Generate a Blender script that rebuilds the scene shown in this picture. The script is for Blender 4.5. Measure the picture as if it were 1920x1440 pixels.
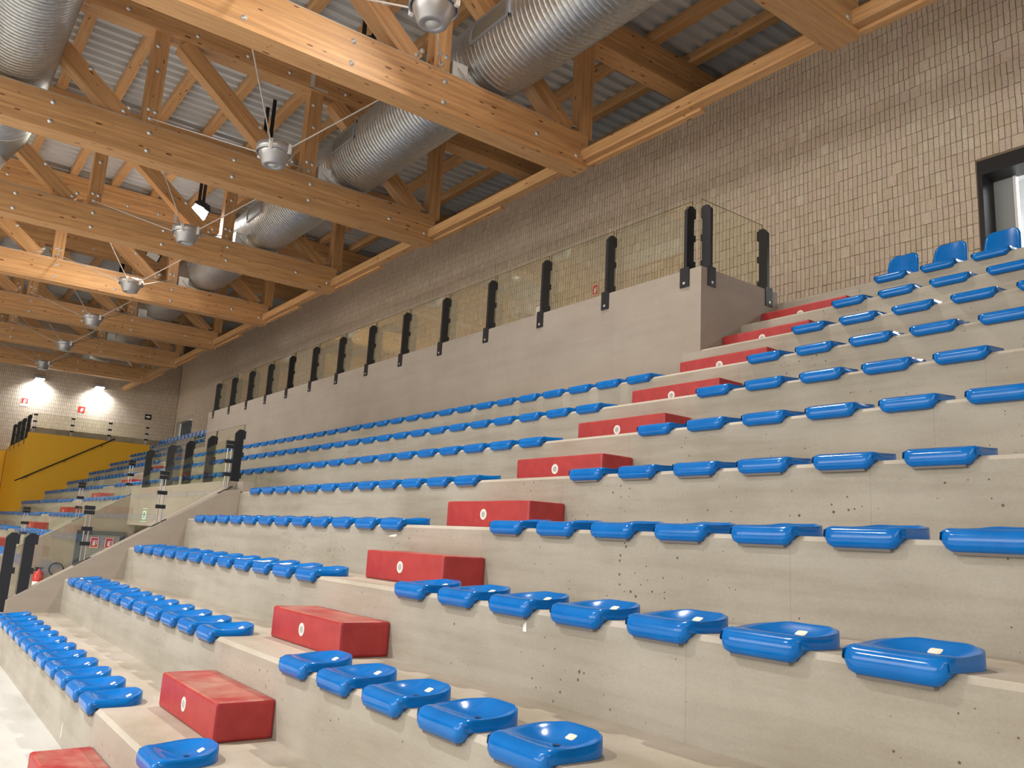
import bpy, bmesh, math, random
from mathutils import Vector, Matrix
random.seed(7)
SC = bpy.context.scene
COL = SC.collection
for o in list(bpy.data.objects):
    bpy.data.objects.remove(o)

# ------------------------------------------------------------------ camera
CAM = Vector((5.187, -1.230, 1.129))
F_PX = 1544.17
CR = Vector((0.6018577, 0.7967315, 0.0546454))
CU = Vector((0.1202352, -0.1580477, 0.9800839))
CF = Vector((-0.7895003, 0.5833008, 0.1909174))
cd = bpy.data.cameras.new('camera')
cam = bpy.data.objects.new('camera', cd)
COL.objects.link(cam)
cd.sensor_width = 36.0
cd.lens = F_PX / 1920 * 36.0
cd.clip_end = 300
cam.matrix_world = Matrix(((CR.x, CU.x, -CF.x, CAM.x), (CR.y, CU.y, -CF.y, CAM.y), (CR.z, CU.z, -CF.z, CAM.z), (0, 0, 0, 1)))
SC.camera = cam

def depth_px(p):
    d = Vector(p) - CAM
    z = d.dot(CF)
    return (960 + F_PX * d.dot(CR) / z, 720 - F_PX * d.dot(CU) / z, z) if z > .1 else (-9999, -9999, z)

# ------------------------------------------------------------------ world, exposure
SC.view_settings.view_transform = 'Standard'
SC.view_settings.look = 'None'
SC.view_settings.gamma = 1.0
SC.view_settings.use_curve_mapping = False
SC.view_settings.exposure = 0.0
w = bpy.data.worlds.new('hall_ambience')
SC.world = w
w.use_nodes = True
w.node_tree.nodes['Background'].inputs[0].default_value = (1.0, 0.95, 0.89, 1)
w.node_tree.nodes['Background'].inputs[1].default_value = 0.25

# ------------------------------------------------------------------ dimensions
D, H = 0.6874, 0.4124            # tread depth, riser height
PITCH_R, PITCH_L = 0.5, 0.465
YW, XF = 9.40, -36.6             # brick wall behind, far end wall
FLOOR_Z = -0.412
YP, ZP = 8 * D, 4.245            # gallery parapet face and top
XP0, XP1 = -17.94, -0.55
T0, TS = -4.366, 4.711           # x of the first truss in view, spacing
ZB0, ZB1 = 7.12, 7.72            # bottom chord
ZT0, ZT1 = 9.47, 10.06           # top chord
YT = 6.95
POSTS = [7.02 - 2.85 * i for i in range(7)]
BAYS = [T0 + TS * .5 - TS * i for i in range(8)]

# ------------------------------------------------------------------ lights of the hall, with added soft fill
def area(name, loc, power, size, color, direction=(0, 0, -1), spread=math.pi):
    l = bpy.data.lights.new(name, 'AREA')
    l.shape = 'DISK'
    l.size = size
    l.energy = power
    l.color = color
    l.spread = spread
    o = bpy.data.objects.new(name, l)
    COL.objects.link(o)
    o.location = loc
    o.rotation_euler = Vector(direction).to_track_quat('-Z', 'Y').to_euler()
    return o
WARM = (1.0, 0.91, 0.79)
COOL = (0.95, 0.98, 1.0)
for i, bx in enumerate(BAYS):                       # floodlights over the stand that are switched on
    if i in (0, 3):
        area('floodlight_beam', (bx + .19, 3.84, 8.80), 320, .34, WARM, (0.25, -0.55, -.8), math.radians(150))
def fill_light(name, loc, power, sx, sy, color, direction):
    o = area(name, loc, power, sx, color, direction)
    o.data.shape = 'RECTANGLE'; o.data.size_y = sy
    return o
fill_light('added_fill', (13.8, -7, 5.5), 700, 12, 5, (1.0, .95, .88), (-1, 0, 0))  # added unseen fill from the near end, brightens the truss faces turned to it
# added wide soft fill from the field side, evening out parapet and brick
fill_light('added_fill', (-5, -23.8, 5.8), 3300, 30, 6, (1.0, .97, .92), (0, 1, 0))
for yy, pw in ((-4.4, 400), (-10.5, 360)):     # rows of floodlights over the playing field
    for bx in (-2.0, -11.4, -20.8):
        area('field_floodlight_beam', (bx, yy, 8.95), pw, .4, (1.0, .98, .95), (0, 0.1, -1), math.radians(112))
for yy in (3.37, 5.82):                             # two wall lamps on the far end wall
    area('wall_lamp_beam', (XF + .30, yy, 7.13), 68, .22, COOL, (-0.18, 0, -1), math.radians(140))
area('corridor_lamp_beam', (2.3, 10.4, 6.55), 90, .6, COOL)
area('corridor_lamp_beam', (-34.6, 10.5, 6.4), 90, .6, COOL)

# ------------------------------------------------------------------ mesh helper
class MB:
    def __init__(s):
        s.v = []; s.f = []; s.sm = []; s.mi = []
    def add(s, vs, fs, smooth=False, mat=0):
        n = len(s.v)
        s.v += [tuple(p) for p in vs]
        for f in fs:
            s.f.append(tuple(i + n for i in f)); s.sm.append(smooth); s.mi.append(mat)
    def box(s, x0, x1, y0, y1, z0, z1, mat=0):
        s.add([(x0, y0, z0), (x1, y0, z0), (x1, y1, z0), (x0, y1, z0), (x0, y0, z1), (x1, y0, z1), (x1, y1, z1), (x0, y1, z1)],
              [(0, 3, 2, 1), (4, 5, 6, 7), (0, 1, 5, 4), (1, 2, 6, 5), (2, 3, 7, 6), (3, 0, 4, 7)], False, mat)
    def cbox(s, x0, x1, y0, y1, z0, z1, c=.01, mat=0):
        """box with chamfered edges"""
        b = bmesh.new()
        bmesh.ops.create_cube(b, size=1)
        for v in b.verts:
            v.co = Vector(((x0 + x1) / 2 + v.co.x * (x1 - x0), (y0 + y1) / 2 + v.co.y * (y1 - y0), (z0 + z1) / 2 + v.co.z * (z1 - z0)))
        bmesh.ops.bevel(b, geom=list(b.edges), offset=c, segments=2, affect='EDGES', profile=.5)
        s.bm(b, mat=mat)
    def bm(s, b, smooth=False, mat=0):
        b.verts.index_update()
        s.add([v.co.copy() for v in b.verts], [[v.index for v in f.verts] for f in b.faces], smooth, mat)
        b.free()
    def prism(s, pts, a0, a1, axis='x', mat=0):
        """polygon of (u,v) extruded along an axis: x -> (a,u,v), y -> (u,a,v), z -> (u,v,a)"""
        P = {'x': lambda a, u, v: (a, u, v), 'y': lambda a, u, v: (u, a, v), 'z': lambda a, u, v: (u, v, a)}[axis]
        n = len(pts)
        vs = [P(a0, *p) for p in pts] + [P(a1, *p) for p in pts]
        fs = [tuple(range(n))[::-1], tuple(range(n, 2 * n))]
        fs += [(i, (i + 1) % n, n + (i + 1) % n, n + i) for i in range(n)]
        s.add(vs, fs, False, mat)
    def tube(s, path, r, n=8, cap=True, mat=0):
        path = [Vector(p) for p in path]
        rings = []
        up = None
        for i, p in enumerate(path):
            t = (path[min(i + 1, len(path) - 1)] - path[max(i - 1, 0)]).normalized()
            if up is None or abs(up.dot(t)) > .95:
                up = Vector((0, 0, 1)) if abs(t.z) < .9 else Vector((1, 0, 0))
            a = t.cross(up).normalized(); b = a.cross(t)
            up = b
            rr = r[i] if isinstance(r, (list, tuple)) else r
            rings.append([p + (a * math.cos(2 * math.pi * k / n) + b * math.sin(2 * math.pi * k / n)) * rr for k in range(n)])
        vs = [q for R_ in rings for q in R_]
        fs = []
        for i in range(len(rings) - 1):
            for k in range(n):
                fs.append((i * n + k, i * n + (k + 1) % n, (i + 1) * n + (k + 1) % n, (i + 1) * n + k))
        s.add(vs, fs, True, mat)
        if cap:
            s.add(rings[0], [tuple(range(n))], False, mat); s.add(rings[-1], [tuple(range(n))[::-1]], False, mat)
    def lathe(s, prof, n=28, c=(0, 0, 0), smooth=True, mat=0):
        vs = []; fs = []
        for (r, z) in prof:
            for k in range(n):
                a = 2 * math.pi * k / n
                vs.append((c[0] + r * math.cos(a), c[1] + r * math.sin(a), c[2] + z))
        for i in range(len(prof) - 1):
            for k in range(n):
                fs.append((i * n + k, i * n + (k + 1) % n, (i + 1) * n + (k + 1) % n, (i + 1) * n + k))
        s.add(vs, fs, smooth, mat)
    def disc(s, c, r, axis='y', n=20, thick=.004, sign=-1, mat=0):
        """thin round plate whose visible face looks along sign*axis"""
        A = {'x': lambda u, v, t: (c[0] + t, c[1] + u, c[2] + v), 'y': lambda u, v, t: (c[0] + u, c[1] + t, c[2] + v), 'z': lambda u, v, t: (c[0] + u, c[1] + v, c[2] + t)}[axis]
        vs = [A(r * math.cos(2 * math.pi * k / n), r * math.sin(2 * math.pi * k / n), t) for t in (0, sign * thick) for k in range(n)]
        fs = [tuple(range(n)), tuple(range(n, 2 * n))] + [(k, (k + 1) % n, n + (k + 1) % n, n + k) for k in range(n)]
        s.add(vs, fs, False, mat)
    def mesh(s, name, mats, fix=True):
        me = bpy.data.meshes.new(name)
        me.from_pydata(s.v, [], s.f)
        for m in (mats if isinstance(mats, (list, tuple)) else [mats]):
            me.materials.append(m)
        me.polygons.foreach_set('use_smooth', s.sm)
        me.polygons.foreach_set('material_index', s.mi)
        if fix and len(s.f) < 60000:
            b = bmesh.new(); b.from_mesh(me)
            bmesh.ops.recalc_face_normals(b, faces=b.faces)
            b.to_mesh(me); b.free()
        me.update()
        return me
    def build(s, name, mats, parent=None, loc=None, fix=True):
        return put(name, s.mesh(name, mats, fix), parent, loc)

def put(name, me, parent=None, loc=None):
    o = bpy.data.objects.new(name, me)
    COL.objects.link(o)
    if loc is not None: o.location = loc
    if parent is not None: o.parent = parent
    return o
def tag(o, label=None, cat=None, group=None, kind=None):
    if label: o['label'] = label
    if cat: o['category'] = cat
    if group: o['group'] = group
    if kind: o['kind'] = kind
    return o
def empty(name, loc=(0, 0, 0), rot=(0, 0, 0)):
    o = bpy.data.objects.new(name, None)
    COL.objects.link(o)
    o.location = loc; o.rotation_euler = rot
    return o
def struct(o): return tag(o, kind='structure')
KIDS = {}
def copy_tree(o, parent=None):
    c = o.copy(); COL.objects.link(c)
    if parent is not None: c.parent = parent
    for ch in list(o.children): copy_tree(ch, c)
    return c

# ------------------------------------------------------------------ materials
def new_mat(name):
    m = bpy.data.materials.new(name); m.use_nodes = True
    nt = m.node_tree
    return m, nt, nt.nodes['Principled BSDF']
def N(nt, typ, **kw):
    n = nt.nodes.new(typ)
    for k, v in kw.items():
        if k.startswith('i_'):
            key = k[2:]
            n.inputs[int(key) if key.isdigit() else key.replace('_', ' ')].default_value = v
        else: setattr(n, k, v)
    return n
def plain(name, col, rough=.5, metal=0.0, spec=.5, coat=0.0, emit=None, estr=0):
    m, nt, b = new_mat(name)
    b.inputs['Base Color'].default_value = (*col, 1); b.inputs['Roughness'].default_value = rough
    b.inputs['Metallic'].default_value = metal; b.inputs['Specular IOR Level'].default_value = spec
    if coat: b.inputs['Coat Weight'].default_value = coat; b.inputs['Coat Roughness'].default_value = .08
    if emit: b.inputs['Emission Color'].default_value = (*emit, 1); b.inputs['Emission Strength'].default_value = estr
    return m
def ramp(nt, stops):
    r = nt.nodes.new('ShaderNodeValToRGB')
    while len(r.color_ramp.elements) < len(stops): r.color_ramp.elements.new(.5)
    for e, (p, c) in zip(r.color_ramp.elements, stops):
        e.position = p; e.color = (*c, 1) if len(c) == 3 else c
    return r
def mix(nt, fac, a, b, typ='MIX'):
    n = nt.nodes.new('ShaderNodeMix'); n.data_type = 'RGBA'; n.blend_type = typ; n.clamp_factor = True
    for sock, val in ((n.inputs[0], fac), (n.inputs[6], a), (n.inputs[7], b)):
        if hasattr(val, 'is_output'): nt.links.new(val, sock)
        elif isinstance(val, (int, float)): sock.default_value = val
        else: sock.default_value = (*val, 1)
    return n.outputs[2]

def concrete(name, base, dark, pores=1.0, joints=True, streak=1.0):
    m, nt, b = new_mat(name)
    L = nt.links.new
    geo = N(nt, 'ShaderNodeNewGeometry')
    pos = geo.outputs['Position']
    n1 = N(nt, 'ShaderNodeTexNoise', i_Scale=1.3, i_Detail=6.0, i_Roughness=.62); L(pos, n1.inputs['Vector'])
    mp = N(nt, 'ShaderNodeMapping'); mp.inputs['Scale'].default_value = (.9, 3.0, 9.0); L(pos, mp.inputs['Vector'])
    n2 = N(nt, 'ShaderNodeTexNoise', i_Scale=1.0, i_Detail=5.0, i_Roughness=.6); L(mp.outputs[0], n2.inputs['Vector'])
    n3 = N(nt, 'ShaderNodeTexNoise', i_Scale=90.0, i_Detail=2.0); L(pos, n3.inputs['Vector'])
    r1 = ramp(nt, [(.36, dark), (.62, base)]); L(n1.outputs[0], r1.inputs[0])
    r2 = ramp(nt, [(.3, tuple(1 - q * streak for q in (.17, .19, .23))), (.55, (1, 1, 1)), (.75, tuple(1 + q * streak for q in (.05, .045, .03)))]); L(n2.outputs[0], r2.inputs[0])
    c = mix(nt, 1.0, r1.outputs[0], r2.outputs[0], 'MULTIPLY')
    r3 = ramp(nt, [(.3, (.955, .955, .955)), (.7, (1.03, 1.03, 1.03))]); L(n3.outputs[0], r3.inputs[0])
    c = mix(nt, 1.0, c, r3.outputs[0], 'MULTIPLY')
    hgt = None
    if pores:
        vo = N(nt, 'ShaderNodeTexVoronoi', i_Scale=24.0); L(pos, vo.inputs['Vector'])
        wn = N(nt, 'ShaderNodeTexNoise', i_Scale=1.7, i_Detail=1.0); L(pos, wn.inputs['Vector'])
        rad = N(nt, 'ShaderNodeMapRange', i_From_Min=.40, i_From_Max=.66, i_To_Min=0.0, i_To_Max=.21 * pores); L(wn.outputs[0], rad.inputs[0])
        sep = N(nt, 'ShaderNodeSeparateColor'); L(vo.outputs['Color'], sep.inputs[0])
        mul = N(nt, 'ShaderNodeMath', operation='MULTIPLY'); L(rad.outputs[0], mul.inputs[0]); L(sep.outputs[0], mul.inputs[1])
        lt = N(nt, 'ShaderNodeMath', operation='LESS_THAN'); L(vo.outputs['Distance'], lt.inputs[0]); L(mul.outputs[0], lt.inputs[1])
        c = mix(nt, lt.outputs[0], c, (.13, .10, .075))
        hgt = lt.outputs[0]
    if joints:
        sx = N(nt, 'ShaderNodeSeparateXYZ'); L(pos, sx.inputs[0])
        a = N(nt, 'ShaderNodeMath', operation='ADD', i_1=200.37); L(sx.outputs[0], a.inputs[0])
        md = N(nt, 'ShaderNodeMath', operation='MODULO', i_1=2.42); L(a.outputs[0], md.inputs[0])
        lt2 = N(nt, 'ShaderNodeMath', operation='LESS_THAN', i_1=.006); L(md.outputs[0], lt2.inputs[0])
        nz = N(nt, 'ShaderNodeSeparateXYZ'); L(geo.outputs['Normal'], nz.inputs[0])
        ab = N(nt, 'ShaderNodeMath', operation='LESS_THAN', i_1=-.9); L(nz.outputs[1], ab.inputs[0])
        mm = N(nt, 'ShaderNodeMath', operation='MULTIPLY'); L(lt2.outputs[0], mm.inputs[0]); L(ab.outputs[0], mm.inputs[1])
        m3 = N(nt, 'ShaderNodeMath', operation='MULTIPLY', i_1=.25); L(mm.outputs[0], m3.inputs[0])
        c = mix(nt, m3.outputs[0], c, (.2, .165, .13))
    L(c, b.inputs['Base Color'])
    b.inputs['Roughness'].default_value = .62
    b.inputs['Specular IOR Level'].default_value = .35
    bu = N(nt, 'ShaderNodeBump', i_Strength=.08, i_Distance=.01); L(n3.outputs[0], bu.inputs['Height']); L(bu.outputs[0], b.inputs['Normal'])
    return m
M = {}
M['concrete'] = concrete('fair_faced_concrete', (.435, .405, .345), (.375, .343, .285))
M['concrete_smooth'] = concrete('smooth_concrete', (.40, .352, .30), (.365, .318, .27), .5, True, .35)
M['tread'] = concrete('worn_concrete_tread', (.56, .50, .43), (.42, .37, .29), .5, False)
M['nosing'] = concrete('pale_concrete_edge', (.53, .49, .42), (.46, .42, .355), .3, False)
M['floor'] = concrete('pale_sports_floor', (.60, .59, .56), (.56, .55, .52), 0, False)
M['plaster'] = plain('hall_plaster', (.52, .46, .38), .8)

def wood(name):
    m, nt, b = new_mat(name)
    L = nt.links.new
    tc = N(nt, 'ShaderNodeTexCoord'); oi = N(nt, 'ShaderNodeObjectInfo')
    off = N(nt, 'ShaderNodeVectorMath', operation='MULTIPLY_ADD'); L(oi.outputs['Random'], off.inputs[0])
    off.inputs[1].default_value = (37, 11, 5); L(tc.outputs['Object'], off.inputs[2])
    mp = N(nt, 'ShaderNodeMapping'); mp.inputs['Scale'].default_value = (1.1, 16, 16); L(off.outputs[0], mp.inputs['Vector'])
    n1 = N(nt, 'ShaderNodeTexNoise', i_Scale=1.5, i_Detail=5.0, i_Roughness=.6); L(mp.outputs[0], n1.inputs['Vector'])
    r = ramp(nt, [(.25, (.46, .245, .105)), (.5, (.59, .335, .148)), (.75, (.67, .41, .20))]); L(n1.outputs[0], r.inputs[0])
    # laminations: boards of about 4 cm glued one on another, with their own tone
    sx = N(nt, 'ShaderNodeSeparateXYZ'); L(off.outputs[0], sx.inputs[0])
    dv = N(nt, 'ShaderNodeMath', operation='MULTIPLY', i_1=24.0); L(sx.outputs[2], dv.inputs[0])
    fl = N(nt, 'ShaderNodeMath', operation='FLOOR'); L(dv.outputs[0], fl.inputs[0])
    wn = N(nt, 'ShaderNodeTexWhiteNoise', noise_dimensions='1D'); L(fl.outputs[0], wn.inputs['W'])
    r2 = ramp(nt, [(0, (.86, .86, .86)), (1, (1.12, 1.12, 1.12))]); L(wn.outputs[0], r2.inputs[0])
    c = mix(nt, 1.0, r.outputs[0], r2.outputs[0], 'MULTIPLY')
    mk = N(nt, 'ShaderNodeMapping'); mk.inputs['Scale'].default_value = (4.5, 17, 17); L(off.outputs[0], mk.inputs['Vector'])
    vo = N(nt, 'ShaderNodeTexVoronoi', i_Scale=1.0); L(mk.outputs[0], vo.inputs['Vector'])
    sc = N(nt, 'ShaderNodeSeparateColor'); L(vo.outputs['Color'], sc.inputs[0])
    kr = N(nt, 'ShaderNodeMapRange', i_From_Min=.7, i_From_Max=1.0, i_To_Min=0.0, i_To_Max=.27); L(sc.outputs[0], kr.inputs[0])
    lt = N(nt, 'ShaderNodeMath', operation='LESS_THAN'); L(vo.outputs['Distance'], lt.inputs[0]); L(kr.outputs[0], lt.inputs[1])
    c = mix(nt, lt.outputs[0], c, (.16, .06, .018))
    L(c, b.inputs['Base Color'])
    b.inputs['Roughness'].default_value = .5; b.inputs['Specular IOR Level'].default_value = .35
    return m
M['wood'] = wood('orange_glulam')

def brick_mat(name, joint=False):
    m, nt, b = new_mat(name)
    L = nt.links.new
    geo = N(nt, 'ShaderNodeNewGeometry'); oi = N(nt, 'ShaderNodeObjectInfo')
    ad = N(nt, 'ShaderNodeMath', operation='ADD'); L(geo.outputs['Random Per Island'], ad.inputs[0]); L(oi.outputs['Random'], ad.inputs[1])
    fr = N(nt, 'ShaderNodeMath', operation='FRACT'); L(ad.outputs[0], fr.inputs[0])
    r = ramp(nt, [(0, (.62, .515, .39)), (.35, (.68, .58, .45)), (.7, (.66, .53, .44)), (1, (.72, .63, .50))]); L(fr.outputs[0], r.inputs[0])
    n1 = N(nt, 'ShaderNodeTexNoise', i_Scale=40.0, i_Detail=3.0); L(geo.outputs['Position'], n1.inputs['Vector'])
    r2 = ramp(nt, [(.3, (.88, .88, .88)), (.7, (1.06, 1.06, 1.06))]); L(n1.outputs[0], r2.inputs[0])
    c = mix(nt, 1.0, r.outputs[0], r2.outputs[0], 'MULTIPLY')
    L(c, b.inputs['Base Color']); b.inputs['Roughness'].default_value = .7; b.inputs['Specular IOR Level'].default_value = .3
    return m
M['brick'] = brick_mat('buff_brick')
M['mortar'] = plain('recessed_mortar', (.24, .18, .12), .9)

def galv(name, base=(.58, .63, .66), rough=.40):
    m, nt, b = new_mat(name)
    L = nt.links.new
    geo = N(nt, 'ShaderNodeNewGeometry')
    vo = N(nt, 'ShaderNodeTexVoronoi', i_Scale=26.0); L(geo.outputs['Position'], vo.inputs['Vector'])
    sc = N(nt, 'ShaderNodeSeparateColor'); L(vo.outputs['Color'], sc.inputs[0])
    r = ramp(nt, [(0, tuple(x * .88 for x in base)), (1, tuple(x * 1.08 for x in base))]); L(sc.outputs[0], r.inputs[0])
    mr = N(nt, 'ShaderNodeMapRange', i_To_Min=rough - .06, i_To_Max=rough + .1); L(sc.outputs[1], mr.inputs[0])
    L(r.outputs[0], b.inputs['Base Color']); L(mr.outputs[0], b.inputs['Roughness'])
    b.inputs['Metallic'].default_value = .95
    return m
M['galv'] = galv('galvanised_steel')
M['sheet'] = plain('grey_metal_roof_sheet', (.66, .69, .70), .5, .1)
M['alu'] = plain('silver_painted_metal', (.50, .50, .51), .36, .65)
M['grey_metal'] = plain('grey_painted_metal', (.30, .31, .33), .45, .3)
M['bolt'] = plain('zinc_washer', (.72, .72, .70), .4, .6)
M['black'] = plain('black_painted_steel', (.012, .014, .019), .42)
M['black_plastic'] = plain('black_plastic', (.02, .02, .022), .5)
M['rod'] = plain('pale_cable', (.55, .52, .48), .5, .2)
M['steel'] = plain('stainless_rod', (.45, .44, .42), .3, .9)
M['white'] = plain('white_plastic', (.86, .85, .82), .5)
M['whitewall'] = plain('white_corridor_wall', (.84, .85, .85), .7)
M['lamp_on'] = plain('lit_lamp_lens', (1, 1, 1), .3, emit=(1, .98, .95), estr=24)
M['wall_lamp_on'] = plain('lit_wall_lamp_lens', (1, 1, 1), .3, emit=(.86, .93, 1), estr=25)
M['lens'] = plain('frosted_lens', (.62, .64, .60), .35)
M['corridor_lamp'] = plain('corridor_lamp_panel', (1, 1, 1), .4, emit=(1, 1, 1), estr=6)
M['yellow'] = plain('ochre_yellow_paint', (.84, .47, .025), .6)
M['signred'] = plain('sign_red', (.62, .035, .025), .5)
M['signwhite'] = plain('sign_white', (.85, .83, .8), .5)
M['signgreen'] = plain('sign_green', (.02, .33, .10), .5)
M['door'] = plain('dark_blue_grey_door', (.06, .085, .11), .45)
M['frame'] = plain('black_door_frame', (.012, .012, .013), .45)
M['grey_leaf'] = plain('grey_door_leaf', (.32, .34, .34), .4)
M['red'] = plain('red_enamel', (.62, .03, .025), .35)
M['rubber'] = plain('black_rubber', (.02, .02, .02), .6)
M['darkroom'] = plain('dark_passage', (.10, .09, .08), .8)

def seat_mat():
    m, nt, b = new_mat('glossy_blue_plastic')
    L = nt.links.new
    geo = N(nt, 'ShaderNodeNewGeometry'); oi = N(nt, 'ShaderNodeObjectInfo')
    n1 = N(nt, 'ShaderNodeTexNoise', i_Scale=9.0, i_Detail=4.0); L(geo.outputs['Position'], n1.inputs['Vector'])
    r = ramp(nt, [(.3, (.000, .148, .53)), (.7, (.001, .180, .61))]); L(n1.outputs[0], r.inputs[0])
    L(r.outputs[0], b.inputs['Base Color'])
    r2 = ramp(nt, [(.35, (.13,) * 3), (.75, (.20,) * 3)]); L(n1.outputs[0], r2.inputs[0]); L(r2.outputs[0], b.inputs['Roughness'])
    b.inputs['Specular IOR Level'].default_value = .38
    return m
M['seat'] = seat_mat()
M['gasket'] = plain('grey_seat_underside', (.20, .185, .18), .7)
def sticker_mat():
    m, nt, b = new_mat('cream_number_sticker')
    L = nt.links.new
    tc = N(nt, 'ShaderNodeTexCoord')
    n1 = N(nt, 'ShaderNodeTexNoise', i_Scale=95.0, i_Detail=2.0); L(tc.outputs['Object'], n1.inputs['Vector'])
    r = ramp(nt, [(.56, (.88, .85, .74)), (.68, (.80, .62, .34))]); L(n1.outputs[0], r.inputs[0])
    L(r.outputs[0], b.inputs['Base Color']); b.inputs['Roughness'].default_value = .5
    return m
M['sticker'] = sticker_mat()
M['hole'] = plain('dark_drain_hole', (.002, .03, .12), .5)
M['badge'] = plain('white_round_badge', (.80, .78, .74), .4)
M['emblem'] = plain('grey_badge_print', (.42, .43, .43), .45)

def red_mat():
    m, nt, b = new_mat('worn_red_step_paint')
    L = nt.links.new
    geo = N(nt, 'ShaderNodeNewGeometry')
    nz = N(nt, 'ShaderNodeSeparateXYZ'); L(geo.outputs['Normal'], nz.inputs[0])
    up = N(nt, 'ShaderNodeMath', operation='GREATER_THAN', i_1=.9); L(nz.outputs[2], up.inputs[0])
    n1 = N(nt, 'ShaderNodeTexNoise', i_Scale=3.2, i_Detail=6.0, i_Roughness=.65); L(geo.outputs['Position'], n1.inputs['Vector'])
    r = ramp(nt, [(.40, (0, 0, 0)), (.66, (.75, .75, .75))]); L(n1.outputs[0], r.inputs[0])
    mu = N(nt, 'ShaderNodeMath', operation='MULTIPLY'); L(r.outputs[0], mu.inputs[0]); L(up.outputs[0], mu.inputs[1])
    n2 = N(nt, 'ShaderNodeTexNoise', i_Scale=12.0, i_Detail=4.0); L(geo.outputs['Position'], n2.inputs['Vector'])
    r2 = ramp(nt, [(.3, (.37, .027, .030)), (.7, (.46, .042, .042))]); L(n2.outputs[0], r2.inputs[0])
    c = mix(nt, mu.outputs[0], r2.outputs[0], (.50, .30, .22))
    L(c, b.inputs['Base Color']); b.inputs['Roughness'].default_value = .45
    return m
M['red_step'] = red_mat()

def glass_mat(name, tint, refl=1.0):
    m = bpy.data.materials.new(name); m.use_nodes = True
    nt = m.node_tree; nt.nodes.clear(); L = nt.links.new
    out = N(nt, 'ShaderNodeOutputMaterial')
    tr = N(nt, 'ShaderNodeBsdfTransparent'); tr.inputs[0].default_value = (*tint, 1)
    gl = N(nt, 'ShaderNodeBsdfGlossy'); gl.inputs['Roughness'].default_value = .015; gl.inputs[0].default_value = (.95, .97, .95, 1)
    fr = N(nt, 'ShaderNodeFresnel', i_IOR=1.5)
    mu = N(nt, 'ShaderNodeMath', operation='MULTIPLY', i_1=refl); mu.use_clamp = True
    geo = N(nt, 'ShaderNodeNewGeometry'); inv = N(nt, 'ShaderNodeMath', operation='SUBTRACT', i_0=1.0); L(geo.outputs['Backfacing'], inv.inputs[1])
    m2 = N(nt, 'ShaderNodeMath', operation='MULTIPLY'); L(fr.outputs[0], m2.inputs[0]); L(inv.outputs[0], m2.inputs[1]); L(m2.outputs[0], mu.inputs[0])
    mn = N(nt, 'ShaderNodeMath', operation='MINIMUM', i_1=.42); L(mu.outputs[0], mn.inputs[0]); mu = mn
    mx = N(nt, 'ShaderNodeMixShader'); L(mu.outputs[0], mx.inputs[0]); L(tr.outputs[0], mx.inputs[1]); L(gl.outputs[0], mx.inputs[2])
    L(mx.outputs[0], out.inputs[0])
    return m
M['glass'] = glass_mat('clear_safety_glass', (.955, .965, .915), 3.4)
M['glass_edge'] = plain('glass_edge', (.16, .15, .06), .2)

# ------------------------------------------------------------------ room shell
m = MB(); m.box(XF, 14, -24, 0, FLOOR_Z - .2, FLOOR_Z); m.box(XF, 14, 0, 12.5, FLOOR_Z - .2, FLOOR_Z - .002)
struct(m.build('floor', M['floor']))

# ceiling: corrugated sheet, purlins, edge beams
ceil = struct(empty('ceiling'))
m = MB()
x = XF; prof = []
while x < 14:
    prof += [(x, 10.375), (x + .125, 10.375), (x + .155, 10.295), (x + .255, 10.295), (x + .285, 10.375)]
    x += .285
vs = [(px, -24, pz) for px, pz in prof] + [(px, 12.1, pz) for px, pz in prof]
n = len(prof)
m.add(vs, [(i, i + 1, n + i + 1, n + i) for i in range(n - 1)])
m.build('corrugated_sheet', M['sheet'], ceil)
m = MB(); m.box(XF, 14, -24, 12.1, 10.45, 10.6); m.build('roof_deck', M['plaster'], ceil)

def beam_mesh(L_, wy, hz):
    m = MB(); m.box(-L_ / 2, L_ / 2, -wy / 2, wy / 2, -hz / 2, hz / 2)
    return m.mesh('beam', M['wood'])
BM = {}
def beam(name, p0, p1, wdt, hgt, parent=None):
    """timber of width wdt (sideways) and height hgt from p0 to p1 along its centre line, local x along the grain"""
    p0, p1 = Vector(p0), Vector(p1)
    d = p1 - p0
    key = (round(d.length, 3), wdt, hgt)
    if key not in BM: BM[key] = beam_mesh(*key)
    o = put(name, BM[key], parent)
    ex = d.normalized()
    side = Vector((0, 0, 1)).cross(ex) if abs(ex.z) < .95 else Vector((1, 0, 0))
    ey = side.normalized(); ez = ex.cross(ey)
    mid = (p0 + p1) / 2
    o.matrix_basis = Matrix(((ex.x, ey.x, ez.x, mid.x), (ex.y, ey.y, ez.y, mid.y), (ex.z, ey.z, ez.z, mid.z), (0, 0, 0, 1)))
    return o
for j in range(-14, 12):
    yj = .36 + 1.012 * j
    beam('purlin', (XF + .02, yj, 10.18), (13.9, yj, 10.18), .17, .22, ceil)
for i in range(-2, 7):                                # edge beam, one length in every bay
    xa = T0 - TS * i + TS - .19; xb = T0 - TS * i + .19
    beam('edge_beam', (max(xb, XF + .05), YT - .06, 7.33), (xa, YT - .06, 7.33), .16, .19, ceil)
    beam('edge_plate', (max(xb, XF + .05), YT + .04, 7.22), (xa - TS * .42, YT + .04, 7.22), .1, .06, ceil)
xa = T0 - TS * 7 + TS - .19
beam('edge_beam', (XF + .03, YT - .06, 7.33), (xa, YT - .06, 7.33), .16, .19, ceil)

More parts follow.
